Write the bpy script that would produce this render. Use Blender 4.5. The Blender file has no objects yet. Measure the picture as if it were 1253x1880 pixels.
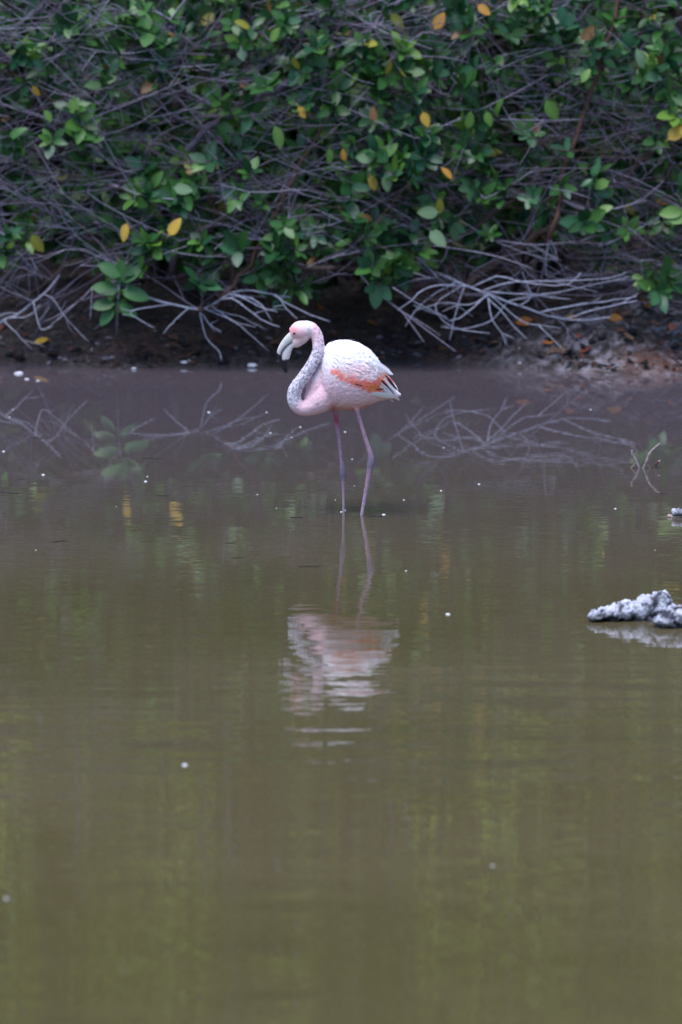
import bpy, math, random
import numpy as np
from mathutils import Vector, Matrix, noise as mn

random.seed(7); rng = np.random.default_rng(7)
scene = bpy.context.scene
col_ = scene.collection

# ------------------------------------------------------------------ camera, sky, sun, exposure
CAM_H, FPX, PW, PH = 3.0, 7180.0, 1253.0, 1880.0
THETA = math.atan(3.0 / 20.0) - 3.0 / FPX          # downward tilt
cam_d = bpy.data.cameras.new('camera'); cam = bpy.data.objects.new('camera', cam_d); col_.objects.link(cam)
cam.location = (0, 0, CAM_H); cam.rotation_euler = (math.pi / 2 - THETA, 0, 0)
cam_d.sensor_fit = 'VERTICAL'; cam_d.sensor_height = 36.0; cam_d.lens = 36.0 * FPX / PH
cam_d.clip_start = 0.1; cam_d.clip_end = 2000
cam_d.dof.use_dof = True; cam_d.dof.focus_distance = 20.15; cam_d.dof.aperture_fstop = 2.3
scene.camera = cam

world = bpy.data.worlds.new('World'); scene.world = world; world.use_nodes = True
wn = world.node_tree.nodes; wl = world.node_tree.links
sky = wn.new('ShaderNodeTexSky'); sky.sky_type = 'NISHITA'; sky.sun_disc = False
SUN_EL, SUN_ROT = math.radians(72), math.radians(215)
sky.sun_elevation = SUN_EL; sky.sun_rotation = SUN_ROT
sky.air_density = 1.0; sky.dust_density = 0.7; sky.ozone_density = 5.0
wn['Background'].inputs['Strength'].default_value = 0.085
wl.new(sky.outputs[0], wn['Background'].inputs['Color'])

sun_d = bpy.data.lights.new('sun', 'SUN'); sun = bpy.data.objects.new('sun', sun_d); col_.objects.link(sun)
sun_d.energy = 1.35; sun_d.angle = math.radians(40); sun_d.color = (0.98, 0.93, 1.0)
# direction towards the sun
sdir = Vector((math.sin(SUN_ROT) * math.cos(SUN_EL), math.cos(SUN_ROT) * math.cos(SUN_EL), math.sin(SUN_EL)))
sun.rotation_euler = sdir.to_track_quat('Z', 'Y').to_euler()

scene.view_settings.view_transform = 'Standard'; scene.view_settings.look = 'None'
scene.view_settings.exposure = 1.58; scene.view_settings.gamma = 1.0
scene.render.engine = 'CYCLES'
scene.cycles.max_bounces = 6; scene.cycles.diffuse_bounces = 3; scene.cycles.glossy_bounces = 3
scene.cycles.transparent_max_bounces = 4; scene.cycles.use_denoising = True
scene.cycles.caustics_reflective = False; scene.cycles.caustics_refractive = False

# ------------------------------------------------------------------ helpers
CT, ST = math.cos(THETA), math.sin(THETA)
def ray(px, py):
    u = (px - PW / 2) / FPX; v = -(py - PH / 2) / FPX
    return np.array((u, CT + v * ST, -ST + v * CT))
def at_y(px, py, Y):
    d = ray(px, py); return np.array((0, 0, CAM_H)) + d * (Y / d[1])
def at_z(px, py, z=0.0):
    d = ray(px, py); return np.array((0, 0, CAM_H)) + d * ((z - CAM_H) / d[2])
def to_px(p):
    p = np.asarray(p, float); x = p[..., 0]; y = p[..., 1]; z = p[..., 2] - CAM_H
    depth = y * CT - z * ST; v = (y * ST + z * CT) / depth
    return PW / 2 + FPX * x / depth, PH / 2 - FPX * v
def sstep(a, b, x):
    t = np.clip((x - a) / (b - a), 0, 1); return t * t * (3 - 2 * t)

def tag(o, label=None, cat=None, group=None, kind=None):
    if label: o['label'] = label
    if cat: o['category'] = cat
    if group: o['group'] = group
    if kind: o['kind'] = kind
    return o
def link(name, me, parent=None, loc=None):
    o = bpy.data.objects.new(name, me); col_.objects.link(o)
    if parent is not None:
        o.parent = parent
    if loc is not None: o.location = loc
    return o
def empty(name, loc):
    o = bpy.data.objects.new(name, None); o.empty_display_size = 0.05; col_.objects.link(o); o.location = loc
    return o
def child(name, me, parent):                    # mesh in world coordinates under an Empty
    return link(name, me, parent, tuple(-Vector(parent.location)))

class MB:
    """collects vertices, faces and one colour per vertex"""
    def __init__(s): s.v, s.f, s.c, s.n = [], [], [], 0
    def add(s, v, f, c):
        v = np.asarray(v, float); s.v.append(v)
        c = np.asarray(c, float)
        if c.ndim == 1: c = np.tile(c, (len(v), 1))
        s.c.append(c)
        o = s.n
        s.f.extend([tuple(i + o for i in q) for q in f]); s.n += len(v)
    def mesh(s, name, mat, smooth=True):
        me = bpy.data.meshes.new(name)
        me.from_pydata(np.concatenate(s.v).tolist() if s.v else [], [], s.f)
        me.materials.append(mat)
        if s.v:
            a = me.color_attributes.new('col', 'FLOAT_COLOR', 'POINT')
            c = np.concatenate(s.c); c = np.concatenate([c, np.ones((len(c), 1))], 1)
            a.data.foreach_set('color', c.ravel().astype(np.float32))
            if smooth: me.polygons.foreach_set('use_smooth', np.ones(len(me.polygons), bool))
        me.update(); return me

def quad_mesh(name, V, F, C, mat):
    """many alike pieces at once: V (n, k, 3), F (m, 4), one colour per piece"""
    n, k = V.shape[:2]; F = np.asarray(F); me = bpy.data.meshes.new(name)
    fa = (F[None] + (np.arange(n) * k)[:, None, None]).reshape(-1, 4)
    me.vertices.add(n * k); me.vertices.foreach_set('co', V.reshape(-1).astype(np.float32))
    me.loops.add(fa.size); me.loops.foreach_set('vertex_index', fa.ravel().astype(np.int32))
    me.polygons.add(len(fa)); me.polygons.foreach_set('loop_start', (np.arange(len(fa)) * 4).astype(np.int32))
    me.polygons.foreach_set('use_smooth', np.ones(len(fa), bool)); me.update(calc_edges=True); me.validate()
    a = me.color_attributes.new('col', 'FLOAT_COLOR', 'POINT')
    c = np.concatenate([np.repeat(np.asarray(C), k, axis=0), np.ones((n * k, 1))], 1); a.data.foreach_set('color', c.ravel().astype(np.float32))
    me.materials.append(mat); return me

def resample(pts, n):
    """smooth Catmull-Rom path through the points"""
    P = np.asarray(pts, float)
    if len(P) == 2: return P[0] + (P[1] - P[0]) * np.linspace(0, 1, n)[:, None]
    Q = np.vstack([2 * P[0] - P[1], P, 2 * P[-1] - P[-2]])
    out = []
    for t in np.linspace(0, len(P) - 1 - 1e-6, n):
        i = int(t); u = t - i; a, b, c, d = Q[i:i + 4]
        out.append(0.5 * ((2 * b) + (c - a) * u + (2 * a - 5 * b + 4 * c - d) * u * u + (3 * b - a - 3 * c + d) * u ** 3))
    return np.array(out)
def tube(mb, path, radii, sides, c, c2=None, cap=True):
    P = np.asarray(path, float); n = len(P); R = np.broadcast_to(np.asarray(radii, float), (n,))
    T = np.gradient(P, axis=0); T /= np.linalg.norm(T, axis=1)[:, None] + 1e-9
    ref = np.array((0.31, 0.17, 0.93)) if abs(T[0] @ np.array((0.31, 0.17, 0.93))) < 0.9 else np.array((1.0, 0, 0))
    A = np.zeros_like(T); A[0] = np.cross(T[0], ref)
    for i in range(n):                            # carried along the path so the tube never twists
        if i: A[i] = A[i - 1]
        A[i] -= T[i] * (A[i] @ T[i]); A[i] /= np.linalg.norm(A[i]) + 1e-9
    B = np.cross(T, A)
    ang = np.arange(sides) * 2 * math.pi / sides
    V = P[:, None] + R[:, None, None] * (np.cos(ang)[None, :, None] * A[:, None] + np.sin(ang)[None, :, None] * B[:, None])
    V = V.reshape(-1, 3)
    F = [(i * sides + j, i * sides + (j + 1) % sides, (i + 1) * sides + (j + 1) % sides, (i + 1) * sides + j) for i in range(n - 1) for j in range(sides)]
    if cap:
        F.append(tuple(range(sides))[::-1]); F.append(tuple((n - 1) * sides + j for j in range(sides)))
    c = np.asarray(c, float)
    if c2 is not None:
        t = np.repeat(np.linspace(0, 1, n), sides)[:, None]; C = c * (1 - t) + np.asarray(c2) * t
    else: C = np.tile(c, (len(V), 1)) if c.ndim == 1 else np.repeat(c, sides, axis=0)
    mb.add(V, F, C)

def voxel(me, size, smooth_it=3, name='tmp'):
    o = bpy.data.objects.new(name, me); col_.objects.link(o)
    m = o.modifiers.new('r', 'REMESH'); m.mode = 'VOXEL'; m.voxel_size = size
    if smooth_it:
        s = o.modifiers.new('s', 'SMOOTH'); s.factor = 0.5; s.iterations = smooth_it
    dg = bpy.context.evaluated_depsgraph_get(); dg.update()
    out = bpy.data.meshes.new_from_object(o.evaluated_get(dg))
    bpy.data.objects.remove(o); out.materials.clear()
    return out
def set_cols(me, C):
    a = me.color_attributes.get('col') or me.color_attributes.new('col', 'FLOAT_COLOR', 'POINT')
    a.data.foreach_set('color', np.concatenate([C, np.ones((len(C), 1))], 1).ravel().astype(np.float32))
def verts(me):
    v = np.empty(len(me.vertices) * 3, np.float32); me.vertices.foreach_get('co', v); return v.reshape(-1, 3).astype(float)
def normals(me):
    v = np.empty(len(me.vertices) * 3, np.float32); me.vertices.foreach_get('normal', v); return v.reshape(-1, 3).astype(float)
def nz(p, s, off=0.0):
    return mn.noise(Vector((p[0] * s + off, p[1] * s + off * 1.7, p[2] * s - off)))

# ------------------------------------------------------------------ materials
def new_mat(name):
    m = bpy.data.materials.new(name); m.use_nodes = True
    return m, m.node_tree.nodes, m.node_tree.links, m.node_tree.nodes['Principled BSDF']
def attr_mat(name, rough, spec=0.5, grain=0.0, gscale=60, bump=0.0, trans=0.0, stretch=(1, 1, 1)):
    m, n, l, b = new_mat(name)
    a = n.new('ShaderNodeAttribute'); a.attribute_name = 'col'
    b.inputs['Roughness'].default_value = rough; b.inputs['Specular IOR Level'].default_value = spec
    src = a.outputs['Color']
    if grain or bump:
        tc = n.new('ShaderNodeTexCoord'); mp = n.new('ShaderNodeMapping'); mp.inputs['Scale'].default_value = stretch
        l.new(tc.outputs['Object'], mp.inputs['Vector'])
        t = n.new('ShaderNodeTexNoise'); t.inputs['Scale'].default_value = gscale; t.inputs['Detail'].default_value = 4
        l.new(mp.outputs[0], t.inputs['Vector'])
        if grain:
            r = n.new('ShaderNodeMapRange'); r.inputs['From Min'].default_value = 0.3; r.inputs['From Max'].default_value = 0.7
            r.inputs['To Min'].default_value = 1 - grain; r.inputs['To Max'].default_value = 1 + grain
            l.new(t.outputs['Fac'], r.inputs['Value'])
            mx = n.new('ShaderNodeVectorMath'); mx.operation = 'SCALE'
            l.new(src, mx.inputs[0]); l.new(r.outputs[0], mx.inputs['Scale']); src = mx.outputs[0]
        if bump:
            bp = n.new('ShaderNodeBump'); bp.inputs['Strength'].default_value = 1.0; bp.inputs['Distance'].default_value = bump
            l.new(t.outputs['Fac'], bp.inputs['Height']); l.new(bp.outputs[0], b.inputs['Normal'])
    l.new(src, b.inputs['Base Color'])
    if trans:
        tr = n.new('ShaderNodeBsdfTranslucent'); l.new(src, tr.inputs['Color'])
        mix = n.new('ShaderNodeMixShader'); mix.inputs[0].default_value = trans
        l.new(b.outputs[0], mix.inputs[1]); l.new(tr.outputs[0], mix.inputs[2])
        l.new(mix.outputs[0], n['Material Output'].inputs['Surface'])
    return m
M_LEAF = attr_mat('mangrove_leaf', 0.40, 0.36, 0.22, 45, 0, 0.12)
M_CROWN = attr_mat('crown_leaf', 0.40, 0.36, 0.22, 45, 0, 0.35)  # leaf copy made more translucent, so the crowns look sunlit
M_BARK = attr_mat('bark', 0.85, 0.25, 0.35, 55, 0.004)
M_PLUME = attr_mat('plumage', 0.8, 0.15, 0.05, 120, 0.0008, 0)
M_HORN = attr_mat('bill_horn', 0.35, 0.5, 0.08, 90, 0)
M_SKIN = attr_mat('leg_skin', 0.55, 0.4, 0.25, 160, 0.0006)
M_ROCK = attr_mat('lava_rock', 0.9, 0.2, 0.25, 90, 0.004)
M_LITTER = attr_mat('litter', 0.75, 0.3, 0.3, 60, 0.002)
M_FOAM = attr_mat('foam', 0.5, 0.4, 0.05, 60, 0)
m, n, l, b = new_mat('eye'); b.inputs['Base Color'].default_value = (0.01, 0.008, 0.006, 1); b.inputs['Roughness'].default_value = 0.08; M_EYE = m

# mud and soil of the ground
def mud_material():
    m, n, l, b = new_mat('mud')
    g = n.new('ShaderNodeNewGeometry'); sp = n.new('ShaderNodeSeparateXYZ'); l.new(g.outputs['Position'], sp.inputs[0])
    n1 = n.new('ShaderNodeTexNoise'); n1.inputs['Scale'].default_value = 8; n1.inputs['Detail'].default_value = 8; n1.inputs['Roughness'].default_value = 0.65
    n2 = n.new('ShaderNodeTexNoise'); n2.inputs['Scale'].default_value = 26; n2.inputs['Detail'].default_value = 5
    n3 = n.new('ShaderNodeTexNoise'); n3.inputs['Scale'].default_value = 1.2; n3.inputs['Detail'].default_value = 4
    for t in (n1, n2, n3): l.new(g.outputs['Position'], t.inputs['Vector'])
    r = n.new('ShaderNodeValToRGB'); e = r.color_ramp.elements
    e[0].position = 0.33; e[0].color = (0.010, 0.008, 0.008, 1); e[1].position = 0.70; e[1].color = (0.075, 0.056, 0.056, 1)
    x = e.new(0.5); x.color = (0.026, 0.019, 0.019, 1)
    l.new(n2.outputs['Fac'], r.inputs['Fac'])
    # pale salt crust towards +x, in patches
    mr = n.new('ShaderNodeMapRange'); mr.inputs['From Min'].default_value = 0.6; mr.inputs['From Max'].default_value = 1.9
    l.new(sp.outputs['X'], mr.inputs['Value'])
    p = n.new('ShaderNodeMapRange'); p.inputs['From Min'].default_value = 0.49; p.inputs['From Max'].default_value = 0.60
    l.new(n1.outputs['Fac'], p.inputs['Value'])
    mu = n.new('ShaderNodeMath'); mu.operation = 'MULTIPLY'; l.new(mr.outputs[0], mu.inputs[0]); l.new(p.outputs[0], mu.inputs[1])
    mx = n.new('ShaderNodeMix'); mx.data_type = 'RGBA'; l.new(mu.outputs[0], mx.inputs['Factor'])
    l.new(r.outputs[0], mx.inputs[6]); mx.inputs[7].default_value = (0.22, 0.205, 0.23, 1)
    # reddish leaf mould patches
    p3 = n.new('ShaderNodeMapRange'); p3.inputs['From Min'].default_value = 0.55; p3.inputs['From Max'].default_value = 0.7
    p3.inputs['To Max'].default_value = 0.6
    l.new(n3.outputs['Fac'], p3.inputs['Value'])
    mx2 = n.new('ShaderNodeMix'); mx2.data_type = 'RGBA'; l.new(p3.outputs[0], mx2.inputs['Factor'])
    l.new(mx.outputs[2], mx2.inputs[6]); mx2.inputs[7].default_value = (0.085, 0.035, 0.022, 1)
    l.new(mx2.outputs[2], b.inputs['Base Color'])
    b.inputs['Roughness'].default_value = 0.7
    bp = n.new('ShaderNodeBump'); bp.inputs['Distance'].default_value = 0.03; bp.inputs['Strength'].default_value = 0.9
    l.new(n2.outputs['Fac'], bp.inputs['Height']); l.new(bp.outputs[0], b.inputs['Normal'])
    return m
M_MUD = mud_material()

# brown-green pond water: murky body colour, clear surface, wind ripples that die out in the lee of the shrubs
def water_material():
    m, n, l, b = new_mat('pond_water')
    g = n.new('ShaderNodeNewGeometry'); sp = n.new('ShaderNodeSeparateXYZ'); l.new(g.outputs['Position'], sp.inputs[0])
    def mapped(sx, sy, scale, detail, rough=0.5):
        mp = n.new('ShaderNodeMapping'); mp.inputs['Scale'].default_value = (sx, sy, 1)
        l.new(g.outputs['Position'], mp.inputs['Vector'])
        t = n.new('ShaderNodeTexNoise'); t.inputs['Scale'].default_value = scale; t.inputs['Detail'].default_value = detail
        t.inputs['Roughness'].default_value = rough
        l.new(mp.outputs[0], t.inputs['Vector']); return t
    def math_(op, a, c):
        k = n.new('ShaderNodeMath'); k.operation = op
        for i, q in enumerate((a, c)):
            if isinstance(q, (int, float)): k.inputs[i].default_value = q
            else: l.new(q, k.inputs[i])
        return k.outputs[0]
    def rng_(src, a, c, d, e):
        r = n.new('ShaderNodeMapRange'); r.interpolation_type = 'SMOOTHSTEP'
        for k, q in zip(('From Min', 'From Max', 'To Min', 'To Max'), (a, c, d, e)): r.inputs[k].default_value = q
        l.new(src, r.inputs['Value']); return r.outputs[0]
    Y = sp.outputs['Y']
    # ripple slopes
    w1 = mapped(1.0, 7.0, 1.0, 1); w2 = mapped(3.5, 26.0, 1.0, 2); w3 = mapped(11, 60, 1.0, 1); patch = mapped(0.5, 0.9, 1.0, 2)
    calm = rng_(Y, 13.6, 18.1, 1.0, 0.09)
    calm2 = rng_(Y, 20.0, 24.0, 1.0, 0.25)
    pt = rng_(patch.outputs['Fac'], 0.35, 0.65, 0.55, 1.3)
    amp = math_('MULTIPLY', math_('MULTIPLY', calm, calm2), pt)
    def slope(t, ch, k):
        s = n.new('ShaderNodeSeparateColor'); l.new(t.outputs['Color'], s.inputs[0])
        return math_('MULTIPLY', math_('SUBTRACT', s.outputs[ch], 0.5), k)
    sy = math_('MULTIPLY', math_('ADD', math_('ADD', slope(w1, 0, 0.10), slope(w2, 0, 0.075)), slope(w3, 0, 0.05)), amp)
    fine = math_('MULTIPLY', rng_(Y, 19.3, 22.6, 1.0, 0.08), rng_(patch.outputs['Fac'], 0.3, 0.7, 0.5, 1.2))
    sy = math_('ADD', sy, math_('MULTIPLY', math_('ADD', slope(w2, 1, 0.030), slope(w3, 1, 0.045)), fine))
    sx = math_('ADD', slope(w1, 1, 0.010), slope(w2, 1, 0.012))
    sx = math_('MULTIPLY', sx, amp)
    cb = n.new('ShaderNodeCombineXYZ'); l.new(sx, cb.inputs[0]); l.new(sy, cb.inputs[1]); cb.inputs[2].default_value = 1
    nm = n.new('ShaderNodeVectorMath'); nm.operation = 'NORMALIZE'; l.new(cb.outputs[0], nm.inputs[0])
    l.new(nm.outputs[0], b.inputs['Normal'])
    # body colour: suspended silt; ruddy mud shows through in the shallows
    silt = mapped(0.35, 0.5, 1.0, 4); film = mapped(0.8, 5.0, 1.0, 4)
    c1 = n.new('ShaderNodeMix'); c1.data_type = 'RGBA'
    l.new(rng_(silt.outputs['Fac'], 0.3, 0.7, 0, 1), c1.inputs['Factor'])
    c1.inputs[6].default_value = (0.086, 0.072, 0.030, 1); c1.inputs[7].default_value = (0.106, 0.086, 0.044, 1)
    c2 = n.new('ShaderNodeMix'); c2.data_type = 'RGBA'
    l.new(rng_(math_('ADD', Y, math_('MULTIPLY', film.outputs['Fac'], 2.0)), 17.0, 26.5, 0, 1), c2.inputs['Factor'])
    l.new(c1.outputs[2], c2.inputs[6]); c2.inputs[7].default_value = (0.094, 0.077, 0.086, 1)
    l.new(c2.outputs[2], b.inputs['Base Color'])
    b.inputs['Roughness'].default_value = 0.015; b.inputs['IOR'].default_value = 1.52
    return m
M_WATER = water_material()

# ------------------------------------------------------------------ ground and water
def shore(x): return 26.80 + 0.30 * math.exp(-((x - .65) / .55) ** 2) - 0.42 * sstep(0.8, 2.0, x) + 0.08 * math.sin(x * 2.3 + 1) + 0.07 * math.sin(x * 5.1) + .03 * math.sin(x * 13.7)
def ground_z(x, y):
    d = y - shore(x)
    if d > 0:
        z = 0.10 * (1 - math.exp(-d / 0.45)) + 0.13 * min(d, 6.0) + 0.03 * max(d - 6.0, 0) ** 0.7
        z += 0.22 * math.exp(-((x - 2.3) / 0.75) ** 2 - ((y - 27.5) / 0.5) ** 2)
        z += 0.10 * math.exp(-((x - 1.5) / 0.5) ** 2 - ((y - 27.1) / 0.3) ** 2)
    else: z = max(d * 0.22, -0.45)
    k = min(1.0, max(0.0, (d + 0.1) / 0.5))
    z += k * (0.035 * mn.noise(Vector((x * 2.2, y * 2.2, 3.1))) + 0.03 * mn.noise(Vector((x * 7, y * 7, 1.7))) + 0.018 * mn.noise(Vector((x * 19, y * 19, 0.3))))
    k2 = float(k * sstep(.5, 1.4, x)) if d < 4 else 0.0
    if k2 > 0: z += k2 * (.05 * abs(mn.noise(Vector((x * 5.5, y * 5.5, 9.2)))) + .035 * mn.noise(Vector((x * 12, y * 12, 4.2))) + .02 * mn.noise(Vector((x * 26, y * 26, 2.2))))
    if y < 7: z = max(z, -0.45 + 0.32 * (7 - y)) if y > 2 else max(z, 1.2)
    return z
def on_ground(px, py):
    lo, hi = 20.0, 34.0; d = ray(px, py)
    for Y in np.arange(24, 34, 0.03):
        t = Y / d[1]; x, z = d[0] * t, CAM_H + d[2] * t
        if z <= max(ground_z(x, Y), 0.0): return np.array((x, Y, max(ground_z(x, Y), 0.0)))
    return at_z(px, py, 0)
def axis(fine0, fine1, step, lo, hi, grow=1.35):
    a = list(np.arange(fine0, fine1 + 1e-6, step)); s = step
    x = a[0]; pre = []
    while x > lo: s *= grow; x -= s; pre.append(max(x, lo))
    s = step; x = a[-1]; post = []
    while x < hi: s *= grow; x += s; post.append(min(x, hi))
    return np.array(pre[::-1] + a + post)
gx = axis(-3.3, 3.3, 0.03, -400, 400); gy = axis(25.9, 29.2, 0.03, -60, 600)
gv = [(x, y, ground_z(x, y)) for y in gy for x in gx]
nx = len(gx)
gf = [(j * nx + i, j * nx + i + 1, (j + 1) * nx + i + 1, (j + 1) * nx + i) for j in range(len(gy) - 1) for i in range(nx - 1)]
me = bpy.data.meshes.new('ground'); me.from_pydata(gv, [], gf); me.materials.append(M_MUD)
me.polygons.foreach_set('use_smooth', np.ones(len(me.polygons), bool)); me.update()
tag(link('ground', me), 'dark mud bank with pale salt crust and leaf mould behind the pond', kind='structure')
me = bpy.data.meshes.new('water')
me.from_pydata([(-200, 4, 0), (200, 4, 0), (200, 28.2, 0), (-200, 28.2, 0)], [], [(0, 1, 2, 3)]); me.materials.append(M_WATER)
tag(link('water', me), 'still brown green pond water mirroring the mangroves', kind='structure')

# ------------------------------------------------------------------ leaves
def leaf_shape(n=6, wid=0.5, fold=0.18, curl=0.12, obov=0.15):
    """unit-length leaf along +Y, upper side +Z, with a short stalk"""
    V, F = [], []
    ts = np.linspace(0, 1, n)
    for t in ts:
        w = 0.5 * wid * (math.sin(math.pi * min(1, t ** (1 - obov * 0.8))) ** 0.62) if 0 < t < 1 else 0.012
        z = -curl * (t - 0.2) ** 2
        y = 0.08 + 0.92 * t
        V += [(-w, y, z + fold * w), (0, y, z), (w, y, z + fold * w)]
    for i in range(n - 1):
        a = i * 3
        F += [(a, a + 1, a + 4, a + 3), (a + 1, a + 2, a + 5, a + 4)]
    k = len(V); V += [(-0.012, -0.06, 0), (0.012, -0.06, 0), (0.012, 0.1, 0.0), (-0.012, 0.1, 0.0)]; F.append((k, k + 1, k + 2, k + 3))
    return np.array(V), F
LEAF_SHAPES = [leaf_shape(7, 0.52, 0.20, 0.10), leaf_shape(7, 0.46, 0.30, 0.25), leaf_shape(7, 0.56, 0.10, 0.05, 0.3), leaf_shape(7, 0.42, 0.25, -0.12)]
LEAF_LOW = leaf_shape(4, 0.56, 0.2, 0.12)
LEAF_MID = [leaf_shape(5, *k) for k in ((0.52, 0.20, 0.10), (0.46, 0.30, 0.25), (0.56, 0.10, 0.05, 0.3), (0.42, 0.25, -0.12))]
GREENS = [(0.013, 0.058, 0.018), (0.022, 0.080, 0.016), (0.016, 0.070, 0.030), (0.038, 0.120, 0.022), (0.062, 0.160, 0.028), (0.036, 0.112, 0.046), (0.100, 0.200, 0.026), (0.020, 0.060, 0.012)]
CROWN_LIT = np.array([(0.17, 0.24, 0.030), (0.13, 0.20, 0.028), (0.20, 0.25, 0.032), (0.10, 0.16, 0.025)])  # yellow-green crown leaves, sunlit brightness put into the colour
GP = np.array([0.2, 0.2, 0.16, 0.16, 0.11, 0.08, 0.03, 0.06]); GP /= GP.sum()
SPECIAL = {'yellow': (0.40, 0.26, 0.03), 'orange': (0.38, 0.19, 0.03), 'pale': (0.18, 0.28, 0.14), 'lime': (0.10, 0.20, 0.035), 'bronze': (0.20, 0.11, 0.04), 'olive': (0.22, 0.22, 0.03)}
leaf_mesh = {}
def get_leaf_mesh(shape, colour):
    k = (shape, colour)
    if k not in leaf_mesh:
        V, F = LEAF_SHAPES[shape]; mb = MB()
        c = np.tile(np.array(colour), (len(V), 1)); c[1:len(V) - 4:3] *= 1.25      # paler midrib
        mb.add(V, F, c); leaf_mesh[k] = mb.mesh('leaf', M_LEAF)
    return leaf_mesh[k]
def frame_of(y, z):
    y = np.asarray(y, float); y = y / (np.linalg.norm(y) + 1e-9)
    x = np.cross(y, z); x /= (np.linalg.norm(x) + 1e-9); z = np.cross(x, y)
    return np.stack([x, y, z], 1)                # columns

# ------------------------------------------------------------------ mangrove shrubs
SHR = [  # name-neutral records: boundaries in x at the bank, base, label
    dict(x0=-9, x1=-1.95, base=(-3.0, 29.2), label='sparse mangrove shrub of mostly bare crossing grey twigs with one half yellow leaf'),
    dict(x0=-1.95, x1=-0.42, base=(-1.25, 29.0), label='mangrove shrub with a rosette of large leaves and two yellow leaves over the waterline'),
    dict(x0=-0.42, x1=0.86, base=(0.2, 29.2), label='mangrove shrub with a long curved low branch and two pale leaves behind the flamingo'),
    dict(x0=0.86, x1=1.92, base=(1.35, 29.0), label='mangrove shrub with reddish upright stem and thick leaning trunk above the fallen bare branches'),
    dict(x0=1.92, x1=9, base=(2.9, 29.2), label='mangrove shrub with dense bright green leaves overhanging the grey salt crusted bank'),
]
for s in SHR:
    bx, by = s['base']; s['root'] = empty('mangrove_shrub', (bx, by, ground_z(bx, by)))
    tag(s['root'], s['label'], 'shrub', 'mangrove shrubs along the bank')
    s['twigs'] = MB(); s['leaves'] = []; s['nodes'] = []
def shrub_of(x):
    for i, s in enumerate(SHR):
        if s['x0'] <= x < s['x1']: return i
    return 0 if x < 0 else 4
GREY, PALE, BROWN, RED, DARK = (0.135, 0.116, 0.155), (0.31, 0.285, 0.36), (0.070, 0.047, 0.040), (0.10, 0.052, 0.038), (0.042, 0.034, 0.036)
def branch(si, path, r0, r1, colour, n=14, wob=0.012):
    P = resample(path, n); s = SHR[si]
    P[1:-1] += rng.normal(0, wob, (n - 2, 3))
    mb = MB(); c = np.array(colour)
    cc = np.clip(c * (1 + rng.normal(0, 0.15, (n, 1))), 0.01, 1)
    tube(mb, P, np.linspace(r0, r1, n) * (1 + rng.normal(0, 0.06, n)), 7, cc)
    child('branch', mb.mesh('branch', M_BARK), s['root'])
    s['nodes'].append(P); return P
# branches one can follow in the photograph; the far end of each is carried back to its shrub's foot
def seen(si, pts, Y, r0, r1, colour, back=None, dy=0.0):
    P = [at_y(x, y, Y + dy * k / max(1, len(pts) - 1)) for k, (x, y) in enumerate(pts)]
    if back is not None:
        b_ = np.array(SHR[si]['root'].location)
        P = [b_ + np.array((back * 0.1, 0, -0.05)), (b_ * 0.45 + P[0] * 0.55) + np.array((0, 0, 0.12))] + P
    return branch(si, P, r0, r1, colour, n=10 + 2 * len(pts))
seen(1, [(432, 560), (428, 420), (445, 280), (453, 190), (458, 100), (456, 0), (450, -160)], 27.1, 0.026, 0.014, BROWN, 0)
seen(2, [(300, 330), (380, 240), (455, 190), (540, 150), (640, 85), (730, 5), (820, -90)], 27.1, 0.028, 0.017, GREY, None)
seen(1, [(365, 570), (395, 560), (440, 510), (490, 430), (525, 350), (548, 310), (590, 230)], 26.6, 0.016, 0.009, RED, None, 0.25)
seen(2, [(545, 493), (620, 493), (690, 485), (760, 462), (830, 440), (905, 395), (1000, 330)], 26.66, 0.024, 0.015, BROWN, 0, 0.4)
seen(3, [(838, 548), (900, 490), (960, 450), (1050, 400), (1120, 350), (1210, 270)], 26.95, 0.040, 0.020, BROWN, 0, 0.2)
seen(3, [(1012, 440), (1030, 330), (1060, 240), (1090, 160), (1112, 90), (1135, -10), (1150, -150)], 26.75, 0.020, 0.011, RED, 0, 0.2)
seen(3, [(975, 430), (984, 330), (988, 260), (1000, 190), (992, 120), (1000, 0)], 27.6, 0.016, 0.011, GREY, 0)
seen(3, [(990, 150), (1012, 98), (1050, 45), (1100, 0), (1150, -60)], 27.5, 0.011, 0.007, GREY)
seen(3, [(1060, 188), (985, 155), (920, 95), (870, 35), (850, 5), (830, -60)], 27.1, 0.010, 0.006, GREY)
seen(0, [(250, 505), (190, 452), (110, 412), (60, 370), (0, 325), (-120, 270)], 27.0, 0.010, 0.007, GREY)
seen(0, [(-60, 130), (0, 85), (40, 40), (85, 12), (130, 0)], 26.95, 0.008, 0.006, GREY)
seen(0, [(-80, 190), (0, 160), (60, 135), (150, 120), (230, 130), (330, 180)], 27.3, 0.008, 0.005, GREY)
seen(1, [(60, 640), (150, 420), (250, 270), (310, 220), (420, 190), (520, 200)], 27.4, 0.015, 0.006, GREY, 0)
seen(4, [(1180, 520), (1215, 400), (1235, 300), (1250, 180), (1270, 60), (1290, -100)], 27.4, 0.020, 0.012, BROWN, 0)
seen(4, [(1290, 260), (1200, 235), (1110, 235), (1040, 250), (960, 285)], 27.1, 0.009, 0.005, GREY)
seen(2, [(880, 560), (800, 360), (760, 270), (735, 160), (770, 60), (830, -40)], 27.7, 0.018, 0.010, BROWN, 0)
seen(2, [(330, 365), (400, 360), (520, 360), (640, 350), (770, 365), (860, 370)], 27.35, 0.012, 0.007, GREY)
seen(2, [(420, 420), (520, 365), (620, 300), (720, 225)], 27.0, 0.010, 0.006, GREY)
seen(1, [(350, 270), (375, 330), (400, 400)], 27.2, 0.010, 0.008, RED)
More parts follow.
